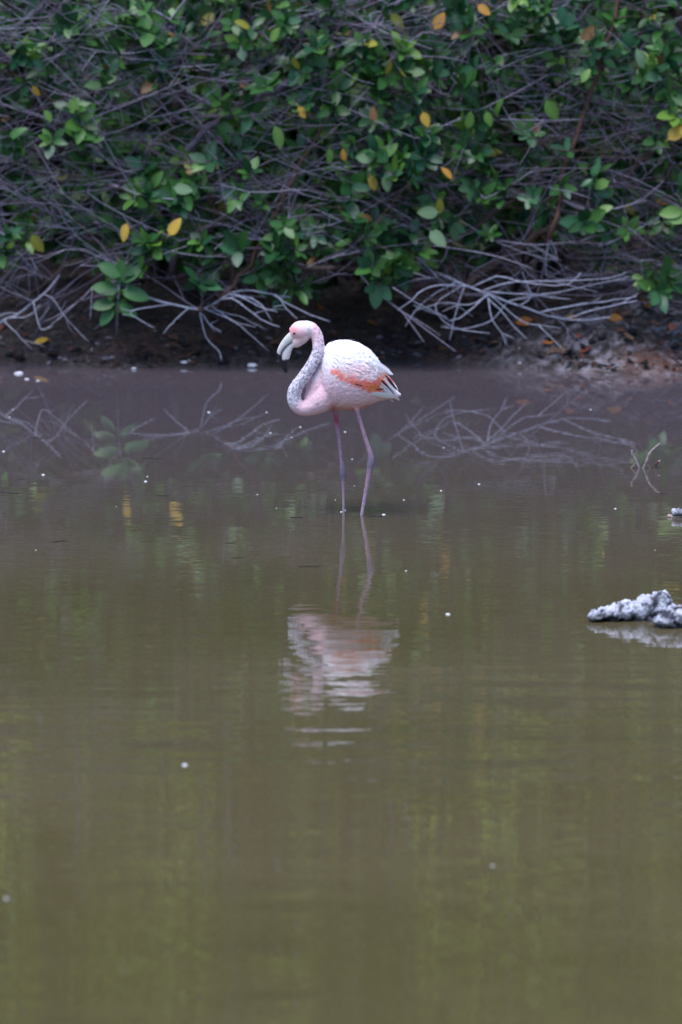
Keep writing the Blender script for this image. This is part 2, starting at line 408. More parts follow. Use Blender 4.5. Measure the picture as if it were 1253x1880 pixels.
# upright stems that carry the crowns above the frame
for si, s in enumerate(SHR):
    bx, by = s['base']; nst = 9 if si in (0, 4) else 6
    for k in range(nst):
        lo, hi = max(s['x0'], -5.6), min(s['x1'], 5.6)
        tx = random.uniform(lo, hi); ty = random.uniform(27.4, 31.5); tz = random.uniform(3.0, 7.0)
        b_ = np.array((bx + random.uniform(-.3, .3), by + random.uniform(-.3, .3), ground_z(bx, by) - 0.05))
        mid = b_ * 0.5 + np.array((tx, ty, tz)) * 0.5 + np.array((random.uniform(-.3, .3), random.uniform(-.5, .3), random.uniform(-.4, .2)))
        branch(si, [b_, mid, (tx, ty, tz)], random.uniform(.028, .045), .010, random.choice([BROWN, GREY, DARK]), 16, 0.03)

# where leaf rosettes sit: (px, py, spread x, spread y, how many)
BLOBS = [(215, 525, 18, 22, 3), (235, 495, 25, 18, 3), (275, 345, 30, 25, 6), (265, 420, 40, 30, 8), (335, 445, 40, 25, 9), (400, 475, 40, 25, 8),
         (45, 430, 35, 25, 6), (150, 230, 35, 45, 7), (275, 70, 45, 45, 16), (200, 40, 60, 30, 8), (490, 480, 50, 35, 15), (600, 440, 50, 40, 13),
         (690, 430, 50, 35, 14), (740, 460, 40, 30, 8), (640, 235, 55, 60, 20), (700, 160, 50, 40, 12), (800, 230, 60, 55, 17), (840, 310, 40, 35, 9),
         (720, 310, 40, 40, 9), (1130, 80, 60, 35, 14), (1190, 130, 50, 50, 16), (1110, 130, 40, 40, 8), (930, 40, 60, 35, 13), (1235, 385, 14, 25, 5),
         (1220, 500, 25, 25, 5), (880, 370, 50, 45, 9), (760, 120, 50, 40, 10), (520, 60, 50, 60, 11), (600, 520, 40, 12, 3), (450, 250, 60, 60, 8),
         (60, 120, 50, 50, 8), (120, 80, 60, 50, 8), (400, 110, 60, 60, 9), (1060, 360, 70, 50, 7), (950, 200, 60, 60, 8), (1150, 430, 60, 30, 5), (860, 235, 12, 12, 2),
         (1230, 210, 40, 60, 8), (340, 330, 40, 40, 5), (550, 330, 60, 50, 7), (30, 260, 40, 60, 3), (1000, 80, 60, 50, 7), (640, 60, 60, 50, 8), (430, 30, 60, 30, 6)]
def front_y(z): return 26.62 + 0.05 * z + 0.10 * max(0, z - 1.0) + 0.12 * max(0, z - 2.8)
ros = []      # position, number of leaves, size factor, detailed
for (cx, cy, sx, sy, k) in BLOBS:
    for _ in range(int(k * 1.4 + 0.5)):
        x = random.gauss(cx, sx); y = min(random.gauss(cy, sy), 545)
        p = at_y(x, y, 27.0); Y = front_y(p[2]) + random.expovariate(1 / 0.35) - 0.1
        p = at_y(x, y, Y); ros.append((p, random.randint(4, 8), random.uniform(0.75, 1.2), 1))
for _ in range(330):                            # thin scatter in view, deeper
    x = random.uniform(-80, 1330); y = random.uniform(-60, 490)
    if random.random() < (0.75 if (x < 420 and 150 < y < 330) or (x > 980 and y > 200) or (x < 150 and y > 330) else 0.1): continue
    p = at_y(x, y, 27.3); Y = front_y(p[2]) + 0.25 + random.expovariate(1 / 0.7)
    ros.append((at_y(x, y, Y), random.randint(4, 7), random.uniform(0.7, 1.05), 1))
for _ in range(620):                            # dark depth right behind the front leaves
    x = random.uniform(-60, 1310); y = random.uniform(-60, 500); p = at_y(x, y, 28.2); Y = front_y(p[2]) + random.uniform(.8, 2.4)
    ros.append((at_y(x, y, Y), random.randint(6, 8), random.uniform(1.0, 1.3), 0))
for _ in range(2300):                           # the crowns above and beside the frame, and the depth behind
    z = 0.6 + 7.2 * random.random() ** 0.75; x = random.uniform(-6.2, 6.2)
    Y = front_y(z) + 0.1 + random.expovariate(1 / 1.3)
    p = np.array((x, Y, z)); px, py = to_px(p)
    if -40 < px < 1300 and -40 < py < 700:
        if Y < front_y(z) + 0.8: continue
    ros.append((p, random.randint(5, 8), random.uniform(0.85, 1.2), 0))

def bez(a, b, c, n):
    t = np.linspace(0, 1, n)[:, None]; return (1 - t) ** 2 * a + 2 * t * (1 - t) * b + t * t * c
def add_leaf(si, p, ydir, zdir, L, colour, shape, det, prio=0.0):
    SHR[si]['leaves'].append((np.asarray(p), frame_of(ydir, zdir), L, tuple(colour), shape, det, prio))
ARR = []
for s in SHR:
    s['N'] = np.vstack([P for P in s['nodes']])
todo = [[] for _ in SHR]
for r in ros: todo[shrub_of(r[0][0] + random.gauss(0, 0.12))].append(r)
for si, s in enumerate(SHR):
    N = s['N']; cap = len(N); buf = np.zeros((cap + 6 * len(todo[si]) + 10, 3)); buf[:cap] = N; cnt = cap
    todo[si].sort(key=lambda r: np.min(np.linalg.norm(N - r[0], axis=1)))
    for (p, k, sz, det) in todo[si]:
        D = np.linalg.norm(buf[:cnt] - p, axis=1) + 0.5 * np.maximum(0, p[1] - buf[:cnt, 1]) + 0.3 * np.maximum(0, buf[:cnt, 2] - p[2])
        a = buf[int(np.argmin(D))]; d = p - a; L = np.linalg.norm(d) + 1e-6
        up = np.array((random.gauss(0, .12), -0.10, random.uniform(-0.25, 0.05))) * L
        path = bez(a, a * 0.5 + p * 0.5 + up, p, 5)
        r0 = min(0.008, 0.0028 + 0.004 * L)
        tube(s['twigs'], path, np.linspace(r0, 0.0025, 5), 4 if det else 3, random.choice([GREY, BROWN, GREY, DARK]), cap=False)
        buf[cnt:cnt + 4] = path[1:]; cnt += 4
        t = d / L * 0.35 + np.array((random.gauss(0, .35), -0.55, random.uniform(-0.1, 0.9))); t /= np.linalg.norm(t)
        u = np.cross(t, (0.3, 0.2, 0.9)); u /= np.linalg.norm(u); w = np.cross(t, u); ph = random.random() * 6.28
        base = np.array(GREENS[rng.choice(len(GREENS), p=GP)]) if p[2] < 2.6 else CROWN_LIT[random.randrange(4)]
        for j in range(k):
            an = ph + j * 2.39996; el = math.radians(random.uniform(35, 85) - (20 if j >= k - 2 else 0))
            rad = math.cos(an) * u + math.sin(an) * w
            yd = math.cos(el) * t + math.sin(el) * rad + np.array((0, 0, -0.12)); zd = t * math.sin(el) - rad * math.cos(el)
            Lf = 0.138 * sz * random.uniform(0.7, 1.15)
            cc = base if random.random() < 0.6 or p[2] > 2.6 else np.array(GREENS[rng.choice(len(GREENS), p=GP)])
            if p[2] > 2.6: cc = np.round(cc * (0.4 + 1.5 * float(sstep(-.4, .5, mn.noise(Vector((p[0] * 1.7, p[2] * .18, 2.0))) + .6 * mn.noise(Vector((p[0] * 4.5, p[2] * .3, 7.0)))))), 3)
            rr = random.random()
            if rr < 0.006: cc = np.array(SPECIAL['bronze'])
            elif rr < 0.012: cc = np.array(SPECIAL['olive'])
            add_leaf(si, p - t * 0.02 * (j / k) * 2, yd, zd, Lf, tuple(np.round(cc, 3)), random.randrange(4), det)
    s['N'] = buf[:cnt]
# single leaves one can pick out by colour: px, py, length px, direction of the tip in the picture (deg, 0 = right, 90 = up), kind
PICK = [(230, 425, 36, 258, 'yellow'), (320, 418, 40, 55, 'yellow'), (632, 286, 24, 100, 'orange'), (684, 334, 32, 290, 'yellow'), (781, 218, 30, 290, 'yellow'),
        (822, 319, 30, 130, 'orange'), (554, 205, 26, 300, 'yellow'), (686, 211, 28, 95, 'bronze'), (68, 445, 40, 300, 'olive'), (1243, 243, 48, 40, 'yellow'),
        (806, 40, 36, 60, 'orange'), (888, 17, 30, 320, 'orange'), (66, 166, 24, 300, 'yellow'), (1080, 62, 40, 40, 'bronze'), (350, 315, 22, 0, 'bronze'),
        (788, 390, 40, 180, 'pale'), (803, 436, 42, 315, 'pale'), (672, 291, 36, 170, 'pale'), (1110, 384, 30, 20, 'lime'), (1175, 107, 44, 290, 'pale'),
        (862, 222, 34, 80, 'lime'), (897, 217, 30, 285, 'lime'), (335, 347, 36, 350, 'pale'), (1012, 200, 44, 300, 'lime'), (510, 250, 46, 285, 'lime'),
        (505, 65, 34, 60, 'lime'), (135, 190, 34, 265, 'lime'), (88, 212, 26, 300, 'lime'), (1075, 140, 30, 60, 'lime'), (605, 285, 30, 270, 'lime'),
        (1105, 338, 34, 200, 'lime'), (1245, 400, 48, 15, 'lime'), (1235, 390, 46, 185, 'lime'), (710, 335, 34, 280, 'pale')]
for (x, y, lp, an, kind) in PICK:
    p0 = at_y(x, y, 26.62); Y = min(26.75, front_y(p0[2]) - 0.12)
    a = math.radians(an); L = lp / (FPX / Y)
    d = np.array((math.cos(a), random.uniform(-.2, .2), math.sin(a)))
    p = at_y(x, y, Y) - d * L * 0.5
    si = shrub_of(p[0]); N = SHR[si]['N']
    q = N[int(np.argmin(np.linalg.norm(N - p, axis=1)))]
    tube(SHR[si]['twigs'], bez(q, (p + q) / 2 + np.array((0, -.02, .03)), p, 5), np.linspace(.004, .002, 5), 4, GREY, cap=False)
    add_leaf(si, p, d, np.array((random.uniform(-.8, .8), -1, random.uniform(-0.2, .9))), L * 1.05, SPECIAL[kind], random.choice([0, 2]), 1, 5.0)
# the large rosette at the waterline
for (x, y, lp, an) in [(205, 497, 50, 150), (196, 530, 52, 172), (240, 505, 50, 35), (246, 540, 56, 345), (192, 560, 46, 185), (198, 580, 42, 230), (233, 568, 44, 325), (222, 500, 46, 80)]:
    Y = 26.6; a = math.radians(an); L = lp / (FPX / Y); d = np.array((math.cos(a), random.uniform(-.3, .1), math.sin(a)))
    add_leaf(1, at_y(x, y, Y) - d * L * 0.5, d, np.array((random.uniform(-.3, .3), -1, 0.7)), L * 1.05, (0.036, 0.115, 0.030), random.choice([0, 2]), 1, 5.0)
tube(SHR[1]['twigs'], [at_y(x, y, Y) for x, y, Y in ((214, 626, 26.95), (216, 570, 26.62), (219, 520, 26.62), (235, 470, 26.9), (262, 400, 27.2))], np.linspace(.007, .004, 5), 5, PALE)

# bare twigs
for _ in range(1600):
    x = random.uniform(-120, 1370); y = random.uniform(-80, 560)
    dens = 1.0 if (x < 450 and 150 < y < 420) or (x > 950 and 190 < y < 520) else (0.75 if y < 420 else 0.55)
    if random.random() > dens: continue
    p = at_y(x, y, 27.1); Y = front_y(p[2]) + random.expovariate(1 / 0.38) - 0.05
    p = at_y(x, y, Y); si = shrub_of(p[0]); s = SHR[si]
    an = random.gauss(0, 26) + random.choice([8, 172, 25, 155]); a = math.radians(an)
    d = np.array((math.cos(a), random.uniform(-.5, .25), math.sin(a))); d /= np.linalg.norm(d)
    L = random.uniform(0.25, 0.85); N = s['N']
    q = N[int(np.argmin(np.linalg.norm(N - (p - d * L * .3), axis=1)))]
    bend = np.array((random.gauss(0, .1), random.gauss(0, .08), random.uniform(-.16, .10))) * L * 1.4
    path = resample([q, p - d * L * .15 + bend * .3, p + d * L * .3 + bend * .6, p + d * L * .75 + bend * 0.2], 8)
    c = np.array(PALE if random.random() < .32 else (GREY if random.random() < .75 else BROWN)) * random.uniform(.75, 1.15)
    r0 = random.uniform(.0034, .0064)
    tube(s['twigs'], path, np.linspace(r0, .0018, 8), 4, c * .8, c, cap=False)
    for _k in range(random.randint(1, 4)):
        i = random.randint(2, 6); b_ = path[i]; sd = d * random.uniform(.5, 1) + np.array((random.gauss(0, .35), random.gauss(0, .3), random.gauss(0, .45)))
        l2 = random.uniform(.08, .3)
        tube(s['twigs'], bez(b_, b_ + sd * l2 * .5 + np.array((0, 0, random.gauss(0, .02))), b_ + sd * l2, 4), np.linspace(r0 * .6, .0015, 4), 3, c, cap=False)

# write out each shrub: the 300 leaves that show largest as single leaves, the rest as one part
for si, s in enumerate(SHR):
    root = s['root']; base = np.array(root.location)
    tag(child('twigs', s['twigs'].mesh('twigs', M_BARK), root), kind='stuff')
    Ls = s['leaves']
    pos = np.array([q[0] for q in Ls]); px, py = to_px(pos)
    score = np.array([q[6] for q in Ls]) - (pos[:, 1] - np.array([front_y(z) for z in pos[:, 2]])) + np.array([q[2] for q in Ls]) * 3
    inv = (px > -10) & (px < 1263) & (py > -10) & (py < 600)
    score[~inv] = -99
    order = np.argsort(-score); single = set(int(i) for i in order[:300] if score[i] > -50)
    rest = []
    for i, (p, R, L, c, sh, det, pr) in enumerate(Ls):
        if i in single:
            o = link('leaf', get_leaf_mesh(sh, c), root)
            o.matrix_local = Matrix.Translation(p - base) @ Matrix((R * L).tolist()).to_4x4()
        else:
            rest.append((p + (LEAF_MID[sh][0] * L) @ R.T, c))
    tag(child('foliage', quad_mesh('foliage', np.array([q[0] for q in rest]), LEAF_MID[0][1], np.array([q[1] for q in rest]), M_LEAF), root), kind='stuff')

# the wood behind, one dark mass
NB = 52000
bx = rng.uniform(-13, 13, NB); bz = 8.6 * rng.random(NB) ** 0.85 + 0.25
bz = np.where(rng.random(NB) < .12, rng.uniform(6.0, 8.6, NB), bz)
by = 29.3 + 0.25 * np.maximum(0, bz - 1.5) + 4.5 * rng.random(NB) ** 1.3 - np.where(np.abs(bx) > 6, rng.uniform(0, 2.5, NB), 0)
BP = np.stack([bx, by, bz], 1)
Yd = rng.normal(0, 1, (NB, 3)); Yd /= np.linalg.norm(Yd, axis=1)[:, None]
Zd = np.stack([rng.normal(0, .5, NB), np.full(NB, -.7), np.full(NB, .7)], 1)
Xd = np.cross(Yd, Zd); Xd /= np.linalg.norm(Xd, axis=1)[:, None]; Zd = np.cross(Xd, Yd)
RR = np.stack([Xd, Yd, Zd], 2) * rng.uniform(.14, .27, NB)[:, None, None]
VV = BP[:, None] + np.einsum('kj,nij->nki', LEAF_LOW[0], RR)
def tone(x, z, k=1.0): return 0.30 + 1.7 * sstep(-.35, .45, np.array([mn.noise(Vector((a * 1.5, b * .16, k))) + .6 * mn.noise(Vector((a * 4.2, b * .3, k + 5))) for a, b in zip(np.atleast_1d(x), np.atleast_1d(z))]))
gc = tone(bx, bz)[:, None] * np.where((bz > 3)[:, None], CROWN_LIT[rng.integers(0, 4, NB)], np.array(GREENS)[rng.integers(0, 6, NB)])
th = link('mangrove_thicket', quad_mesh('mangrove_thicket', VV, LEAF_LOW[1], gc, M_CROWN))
tag(th, 'dense dark mangrove thicket filling the space behind the front shrubs', 'thicket', kind='stuff')
NB = 36000                                       # and on over the rising ground behind
BP = np.stack([rng.uniform(-15, 15, NB), rng.uniform(33.5, 38, NB), np.where(rng.random(NB) < .3, 3.5 * rng.random(NB), 10.0 * rng.random(NB)) + .5], 1)
Yd = rng.normal(0, 1, (NB, 3)); Yd /= np.linalg.norm(Yd, axis=1)[:, None]
Zd = np.stack([rng.normal(0, .5, NB), np.full(NB, -.8), np.full(NB, .5)], 1)
Xd = np.cross(Yd, Zd); Xd /= np.linalg.norm(Xd, axis=1)[:, None]; Zd = np.cross(Xd, Yd)
RR = np.stack([Xd, Yd, Zd], 2) * rng.uniform(.35, .65, NB)[:, None, None]
VV = BP[:, None] + np.einsum('kj,nij->nki', LEAF_LOW[0], RR)
tag(link('canopy', quad_mesh('canopy', VV, LEAF_LOW[1], tone(BP[:, 0], BP[:, 2], 3.0)[:, None] * CROWN_LIT[rng.integers(0, 4, NB)], M_CROWN), th), kind='stuff')
mb = MB()
for _ in range(160):
    x = random.uniform(-10, 10); y = random.uniform(30, 33)
    tube(mb, resample([(x, y, 0.5), (x + random.gauss(0, .5), y + random.gauss(0, .3), 2.5), (x + random.gauss(0, 1.0), y + random.gauss(0, .5), random.uniform(4, 7))], 6), np.linspace(.05, .02, 6), 4, DARK, cap=False)
tag(link('stems', mb.mesh('stems', M_BARK), th), kind='stuff')

# ------------------------------------------------------------------ dead bare branches at the foot of the shrubs
def dead(label, main, twigs, Y, r, colour=PALE):
    P = [at_y(x, y, Y + (q[2] if len(q) > 2 else 0)) for q in main for x, y in [q[:2]]]
    foot = P[len(P) // 2]
    root = empty('dead_branch', tuple(foot)); tag(root, label, 'branch', 'dead branches on the bank')
    mb = MB(); path = resample(P, 22); path[1:-1] += rng.normal(0, .002, (20, 3))
    tube(mb, path, np.linspace(r, r * .45, 22) * (1 + rng.normal(0, .08, 22)), 7, colour); child('limb', mb.mesh('limb', M_BARK), root)
    for tw in twigs:
        yy = Y + random.uniform(-.10, .04)
        Q = [at_y(x, y, yy - .03 * k) for k, (x, y) in enumerate(tw)]
        j = int(np.argmin(np.linalg.norm(path - Q[0], axis=1)))
        if np.linalg.norm(path[j] - Q[0]) < .45: Q[0] = Q[0] * .25 + path[j] * .75
        mb = MB(); pt = resample(Q, 10); pt[1:-1] += rng.normal(0, .0018, (8, 3))
        rr = random.uniform(.0042, .0064)
        tube(mb, pt, np.linspace(rr, rr * .5, 10), 5, np.array(colour) * random.uniform(.8, 1.15)); child('twig', mb.mesh('twig', M_BARK), root)
        for _k in range(random.randint(0, 2)):
            i = random.randint(3, 7); e = pt[i] + (pt[-1] - pt[0]) * random.uniform(.12, .3) + rng.normal(0, .05, 3)
            mb = MB(); tube(mb, bez(pt[i], (pt[i] + e) / 2 + rng.normal(0, .01, 3), e, 5), np.linspace(rr * .6, .002, 5), 4, np.array(colour) * random.uniform(.8, 1.1))
            child('twig', mb.mesh('twig', M_BARK), root)
PW2 = (0.33, 0.34, 0.41)
dead('wide spray of pale bare dead branches lying on the mud behind the flamingo tail',
     [(800, 500, .25), (840, 518, .1), (883, 534), (932, 554), (988, 574), (1038, 585.5), (1084, 587), (1123, 582)],
     [[(884, 538), (916, 567), (945, 600), (968, 623)], [(889, 548), (903, 584), (922, 610), (945, 622)], [(926, 554), (978, 544), (1038, 534), (1097, 521), (1156, 508)],
      [(998, 574), (1051, 561), (1110, 554), (1170, 544)], [(870, 520), (916, 507), (965, 519), (1038, 524), (1067, 501)], [(845, 520), (805, 524), (775, 534), (755, 553), (730, 570)],
      [(890, 540), (839, 588), (805, 575), (769, 558), (722, 528)], [(850, 526), (836, 578), (826, 625)], [(930, 556), (900, 590), (850, 604), (810, 600)],
      [(1040, 584), (1090, 570), (1130, 560), (1170, 552)], [(885, 535), (960, 540), (1030, 548), (1048, 549)], [(905, 545), (960, 590), (1010, 600)], [(880, 534), (930, 520), (990, 516), (1110, 512), (1150, 500)],
      [(960, 566), (975, 545), (965, 515), (960, 500)], [(830, 515), (790, 545), (760, 575), (745, 600)], [(840, 520), (800, 560), (830, 600), (900, 612)], [(900, 545), (860, 560), (810, 556), (760, 572)]],
     26.68, .0105, PW2)
dead('fan of pale bare dead branch tips reaching along the bank to the flamingo head',
     [(262, 543, .15), (300, 554, .05), (365, 568), (395, 556), (420, 541), (453, 533), (487, 538), (534, 546)],
     [[(400, 552), (427, 548), (460, 571), (487, 591), (514, 600)], [(380, 565), (420, 575), (450, 585), (490, 606)], [(420, 541), (440, 544), (474, 561), (510, 573)], [(500, 541), (514, 548), (527, 568), (547, 586)],
      [(500, 545), (530, 558), (571, 578), (606, 590)], [(375, 570), (420, 585), (453, 608), (494, 645)], [(365, 570), (389, 598), (407, 610)], [(367, 572), (379, 618), (402, 645), (407, 662)],
      [(300, 556), (241, 571), (262, 590), (285, 602)], [(400, 550), (450, 545), (480, 560), (500, 590)], [(350, 566), (320, 590), (300, 612)], [(390, 560), (430, 590), (470, 600)]],
     26.62, .0095, PW2)
dead('short forked dead grey branch poking over the mud below the sparse bare twigs',
     [(-60, 640), (0, 593), (33, 578), (60, 555), (85, 536), (110, 505, .1)],
     [[(40, 573), (0, 578), (-40, 600)], [(60, 554), (30, 540), (0, 526), (-40, 505)], [(80, 540), (97, 548), (117, 578), (147, 612), (164, 628)], [(5, 590), (27, 608), (60, 642)], [(62, 553), (70, 590), (82, 606), (120, 575)], [(20, 585), (50, 580), (75, 560)]],
     26.75, .014, (0.30, .29, .33))

# ------------------------------------------------------------------ litter, stones
def litter_leaf(px, py, size, colour, label, group):
    p = on_ground(px, py); mb = MB(); V, F = leaf_shape(6, .55, random.uniform(.2, .7), random.uniform(-.5, .6))
    R = frame_of(np.array((math.cos(a := random.uniform(0, 6.28)), math.sin(a) - .3, random.uniform(-.1, .3))), np.array((random.gauss(0, .4), -.55, 1)))
    mb.add((V * size - np.array((0, size * .5, 0))) @ R.T, F, colour)
    o = link('fallen_leaf', mb.mesh('fallen_leaf', M_LITTER), None, tuple(p + np.array((0, 0, .018))))
    return tag(o, label, 'leaf', group)
ORA, RST, YEL, BRN = (0.34, .12, .03), (.18, .05, .025), (.45, .27, .03), (.09, .045, .03)
for (x, y, s, c, lb) in [(75, 633, .12, YEL, 'yellow fallen leaf lying on dark mud below the short forked dead branch'), (100, 662, .12, ORA, 'orange fallen leaf at the water edge below the yellow fallen leaf'),
                         (1242, 603, .17, (.33, .12, .07), 'large curled reddish fallen leaf on the pale salt crusted bank'),
                         (684, 601, .11, ORA, 'orange brown fallen leaf on mud just above the flamingo back'), (588, 568, .12, ORA, 'orange fallen leaf on the dark bank above the flamingo neck')]:
    litter_leaf(x, y, s, c, lb, None)
for (x, y) in [(965, 596), (1050, 598), (1190, 578), (1005, 640), (960, 604), (1128, 590), (1180, 560)]:
    litter_leaf(x, y, random.uniform(.10, .14), random.choice([ORA, (.38, .17, .04)]), 'orange fallen leaf among the mud and dead twigs by the salt crust', 'orange leaves under the bare dead branches')
for k in range(26):
    litter_leaf(random.uniform(0, 1253), random.uniform(575, 655), random.uniform(.07, .12), random.choice([RST, BRN, BRN, (.14, .08, .05)]), 'dark rusty brown fallen leaf on the muddy bank', 'brown leaf litter on the bank')
LV, LC = [], []                                   # small unsortable scraps of leaf and bark
for k in range(1700):
    x = random.uniform(-3.2, 3.2); y = shore(x) + .06 + random.expovariate(1 / .55); z = ground_z(x, y); a = random.uniform(0, 6.28)
    R = frame_of(np.array((math.cos(a), math.sin(a), random.gauss(0, .25))), np.array((random.gauss(0, .5), -.4, 1)))
    LV.append(np.array((x, y, z + .008)) + (LEAF_MID[k % 4][0] * random.uniform(.025, .075)) @ R.T)
    LC.append(np.array(random.choice([(.012, .010, .010), (.02, .014, .012), (.05, .025, .018), (.10, .035, .02), (.03, .03, .035), (.14, .13, .15), (.012, .012, .016)])))
tag(link('leaf_litter', quad_mesh('leaf_litter', np.array(LV), LEAF_MID[0][1], np.array(LC), M_LITTER)), 'fine dark leaf and bark scraps strewn over the muddy bank', 'litter', kind='stuff')
def rock_mesh(lobes, vox, seed, rough=.25, fn=None):
    mb = MB()
    for (c, r) in lobes:
        import bmesh
        bm = bmesh.new(); bmesh.ops.create_icosphere(bm, subdivisions=3, radius=1)
        V = np.array([v.co[:] for v in bm.verts]) * np.array(r) + np.array(c); mb.add(V, [tuple(v.index for v in f.verts) for f in bm.faces], (1, 1, 1)); bm.free()
    me = voxel(mb.mesh('t', M_ROCK), vox, 1); V = verts(me); N = normals(me)
    sc = max(max(r) for c, r in lobes)
    h = np.array([0.5 * nz(p, 1.6 / sc, seed) + .35 * nz(p, 4 / sc, seed + 3) + .3 * abs(nz(p, 8 / sc, seed + 5)) + .16 * nz(p, 17 / sc, seed + 9) for p in V])
    V2 = V + N * (h * sc * rough)[:, None]
    me.vertices.foreach_set('co', V2.ravel()); me.update()
    set_cols(me, np.array([fn(p, k) for p, k in zip(V2, h)])); me.materials.append(M_ROCK)
    me.polygons.foreach_set('use_smooth', np.ones(len(me.polygons), bool)); return me
DS = rock_mesh([((0, 0, 0), (.05, .04, .03)), ((.03, .01, .01), (.03, .03, .03))], .006, 2.0, .3, lambda p, h: (.018, .017, .02))
for k, (x, y) in enumerate([(1185, 670), (1240, 640), (1105, 625), (1075, 642), (1088, 630), (410, 667), (97, 650), (375, 634), (406, 646), (140, 645), (35, 662), (275, 655), (15, 655), (340, 640), (900, 640), (930, 632), (760, 640), (1010, 628), (1160, 612)]):
    p = on_ground(x, y); o = link('dark_stone', DS, None, tuple(p + np.array((0, 0, .005)))); o.rotation_euler = (random.gauss(0, .3), random.gauss(0, .3), random.uniform(0, 6)); sc = random.uniform(.45, .85); o.scale = (sc, sc, sc)
    tag(o, 'small black stone lying on the muddy shore', 'stone', 'black stones along the shore')
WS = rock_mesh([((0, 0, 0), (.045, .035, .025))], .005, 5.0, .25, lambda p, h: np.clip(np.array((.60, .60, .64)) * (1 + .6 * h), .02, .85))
for k, (x, y, s, lb) in enumerate([(463, 672, .8, 'small white stone at the waterline in front of the bare branch tips'), (338, 668, .55, None), (348, 662, .3, None), (35, 687, .7, None), (246, 678, .4, None), (50, 697, .35, None), (70, 700, .3, None), (955, 672, .3, None), (955, 640, .35, None)]):
    p = on_ground(x, y); o = link('white_stone', WS, None, tuple(p)); o.rotation_euler = (0, 0, random.uniform(0, 6)); o.scale = (s, s, s * .8)
    tag(o, lb or 'tiny whitish stone lying in the shallows at the muddy waterline', 'stone', None if lb else 'whitish stones in the shallows')

# pale knobbly lava rocks in the water
def rcol(seed):
    def f(p, h):
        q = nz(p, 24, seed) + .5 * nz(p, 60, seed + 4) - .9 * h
        c = np.array((.42, .43, .48)) * (1 + .9 * h)  # knobs paler, hollows darker: crevice shade worked into the colour
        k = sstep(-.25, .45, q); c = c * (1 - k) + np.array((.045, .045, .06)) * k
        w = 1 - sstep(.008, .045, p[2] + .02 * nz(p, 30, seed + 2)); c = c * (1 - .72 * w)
        return np.clip(c, .01, .9)
    return f
def water_rock(label, lobes, seed):
    """lobes: px, py of centre, radius in px x/z, depth offset"""
    L = []
    y0 = at_z(lobes[0][0], 1140 if lobes[0][1] > 1000 else 952, 0)[1]
    for (x, y, rx, rz, dy) in lobes:
        p = at_y(x, y, y0 + dy); s = math.hypot(y0, 3) / FPX; L.append((tuple(p), (rx * s, max(rx * s * .9, .03), rz * s * .82)))
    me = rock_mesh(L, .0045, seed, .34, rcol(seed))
    V = verts(me); c = V.mean(0); c[2] = 0; me.vertices.foreach_set('co', (V - c).ravel()); me.update()
    return tag(link('lava_rock', me, None, tuple(c)), label, 'rock', 'pale lava rocks in the water')
water_rock('long knobbly grey white rock tapering to a low point in the water', [(1100, 1132, 22, 9, 0), (1125, 1128, 26, 14, .02), (1148, 1122, 24, 18, .03), (1170, 1122, 24, 22, .04), (1192, 1116, 26, 28, .06), (1212, 1114, 24, 30, .06), (1195, 1138, 40, 10, .06)], 1.3)
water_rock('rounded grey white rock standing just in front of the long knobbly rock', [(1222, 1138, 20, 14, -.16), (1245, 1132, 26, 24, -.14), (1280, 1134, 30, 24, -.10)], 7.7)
water_rock('small dark blue grey rock cut by the frame near the upright water twig', [(1250, 940, 16, 9, 0.05), (1275, 940, 20, 12, .05)], 3.9)
mb = MB(); P = at_z(1243, 949, 0); bm = None
me = rock_mesh([((0, 0, 0), (.05, .03, .014)), ((.06, 0, 0), (.05, .03, .018))], .005, 9.1, .2, lambda p, h: np.clip(np.array((.36, .28, .23)) * (1 + .8 * h), .02, .8))
tag(link('flat_stone', me, None, (P[0], P[1], .004)), 'flat pale brown stone lying against the small dark rock', 'stone')

# ------------------------------------------------------------------ twigs and scraps in the water
c0 = at_z(1178, 859.5, 0); root = empty('water_twig', tuple(c0)); tag(root, 'thin forked reddish grey twig sticking up out of the water', 'twig')
def wt(name, pts, r0, r1, c, parent):
    Y = c0[1]; mb = MB(); Q = [at_y(x, y, Y) for x, y in pts]; Q[0] = Q[0] - np.array((0, 0, .03)) if pts[0][1] > 855 else Q[0]
    tube(mb, resample(Q, 12), np.linspace(r0, r1, 12) * (1 + rng.normal(0, .12, 12)), 6, c); return child(name, mb.mesh(name, M_BARK), parent)
wt('stem', [(1177, 861), (1188, 845), (1193, 833), (1201, 824), (1213, 814)],   .0085, .006, (.32, .25, .24), root)
wt('stem', [(1177, 860), (1168, 846), (1161, 835), (1161, 826)], .0072, .005, (.28, .22, .22), root)
wt('side_twig', [(1169, 849), (1163, 855), (1158, 861)], .003, .002, (.3, .22, .18), root)
wt('side_twig', [(1176, 858), (1172, 848), (1169, 838)], .0022, .0015, (.10, .16, .10), root)
wt('side_twig', [(1180, 858), (1179, 850), (1179, 840)], .0022, .0015, (.08, .18, .14), root)
wt('side_twig', [(1186, 849), (1192, 857), (1196, 861)], .003, .002, (.25, .16, .15), root)
c1_ = at_z(1202, 860, 0); st = empty('twig_stub', tuple(c1_)); tag(st, 'short dark stub with pale tip beside the forked water twig', 'twig')
wt('stub', [(1201, 861), (1205, 852), (1211, 846)], .0075, .0055, (.10, .045, .045), st); wt('tip', [(1209.5, 848), (1212.5, 845)], .007, .0045, (.45, .33, .26), st)
FO = rock_mesh([((0, 0, 0), (.013, .011, .006))], .002, 4.0, .3, lambda p, h: (.75, .75, .74))
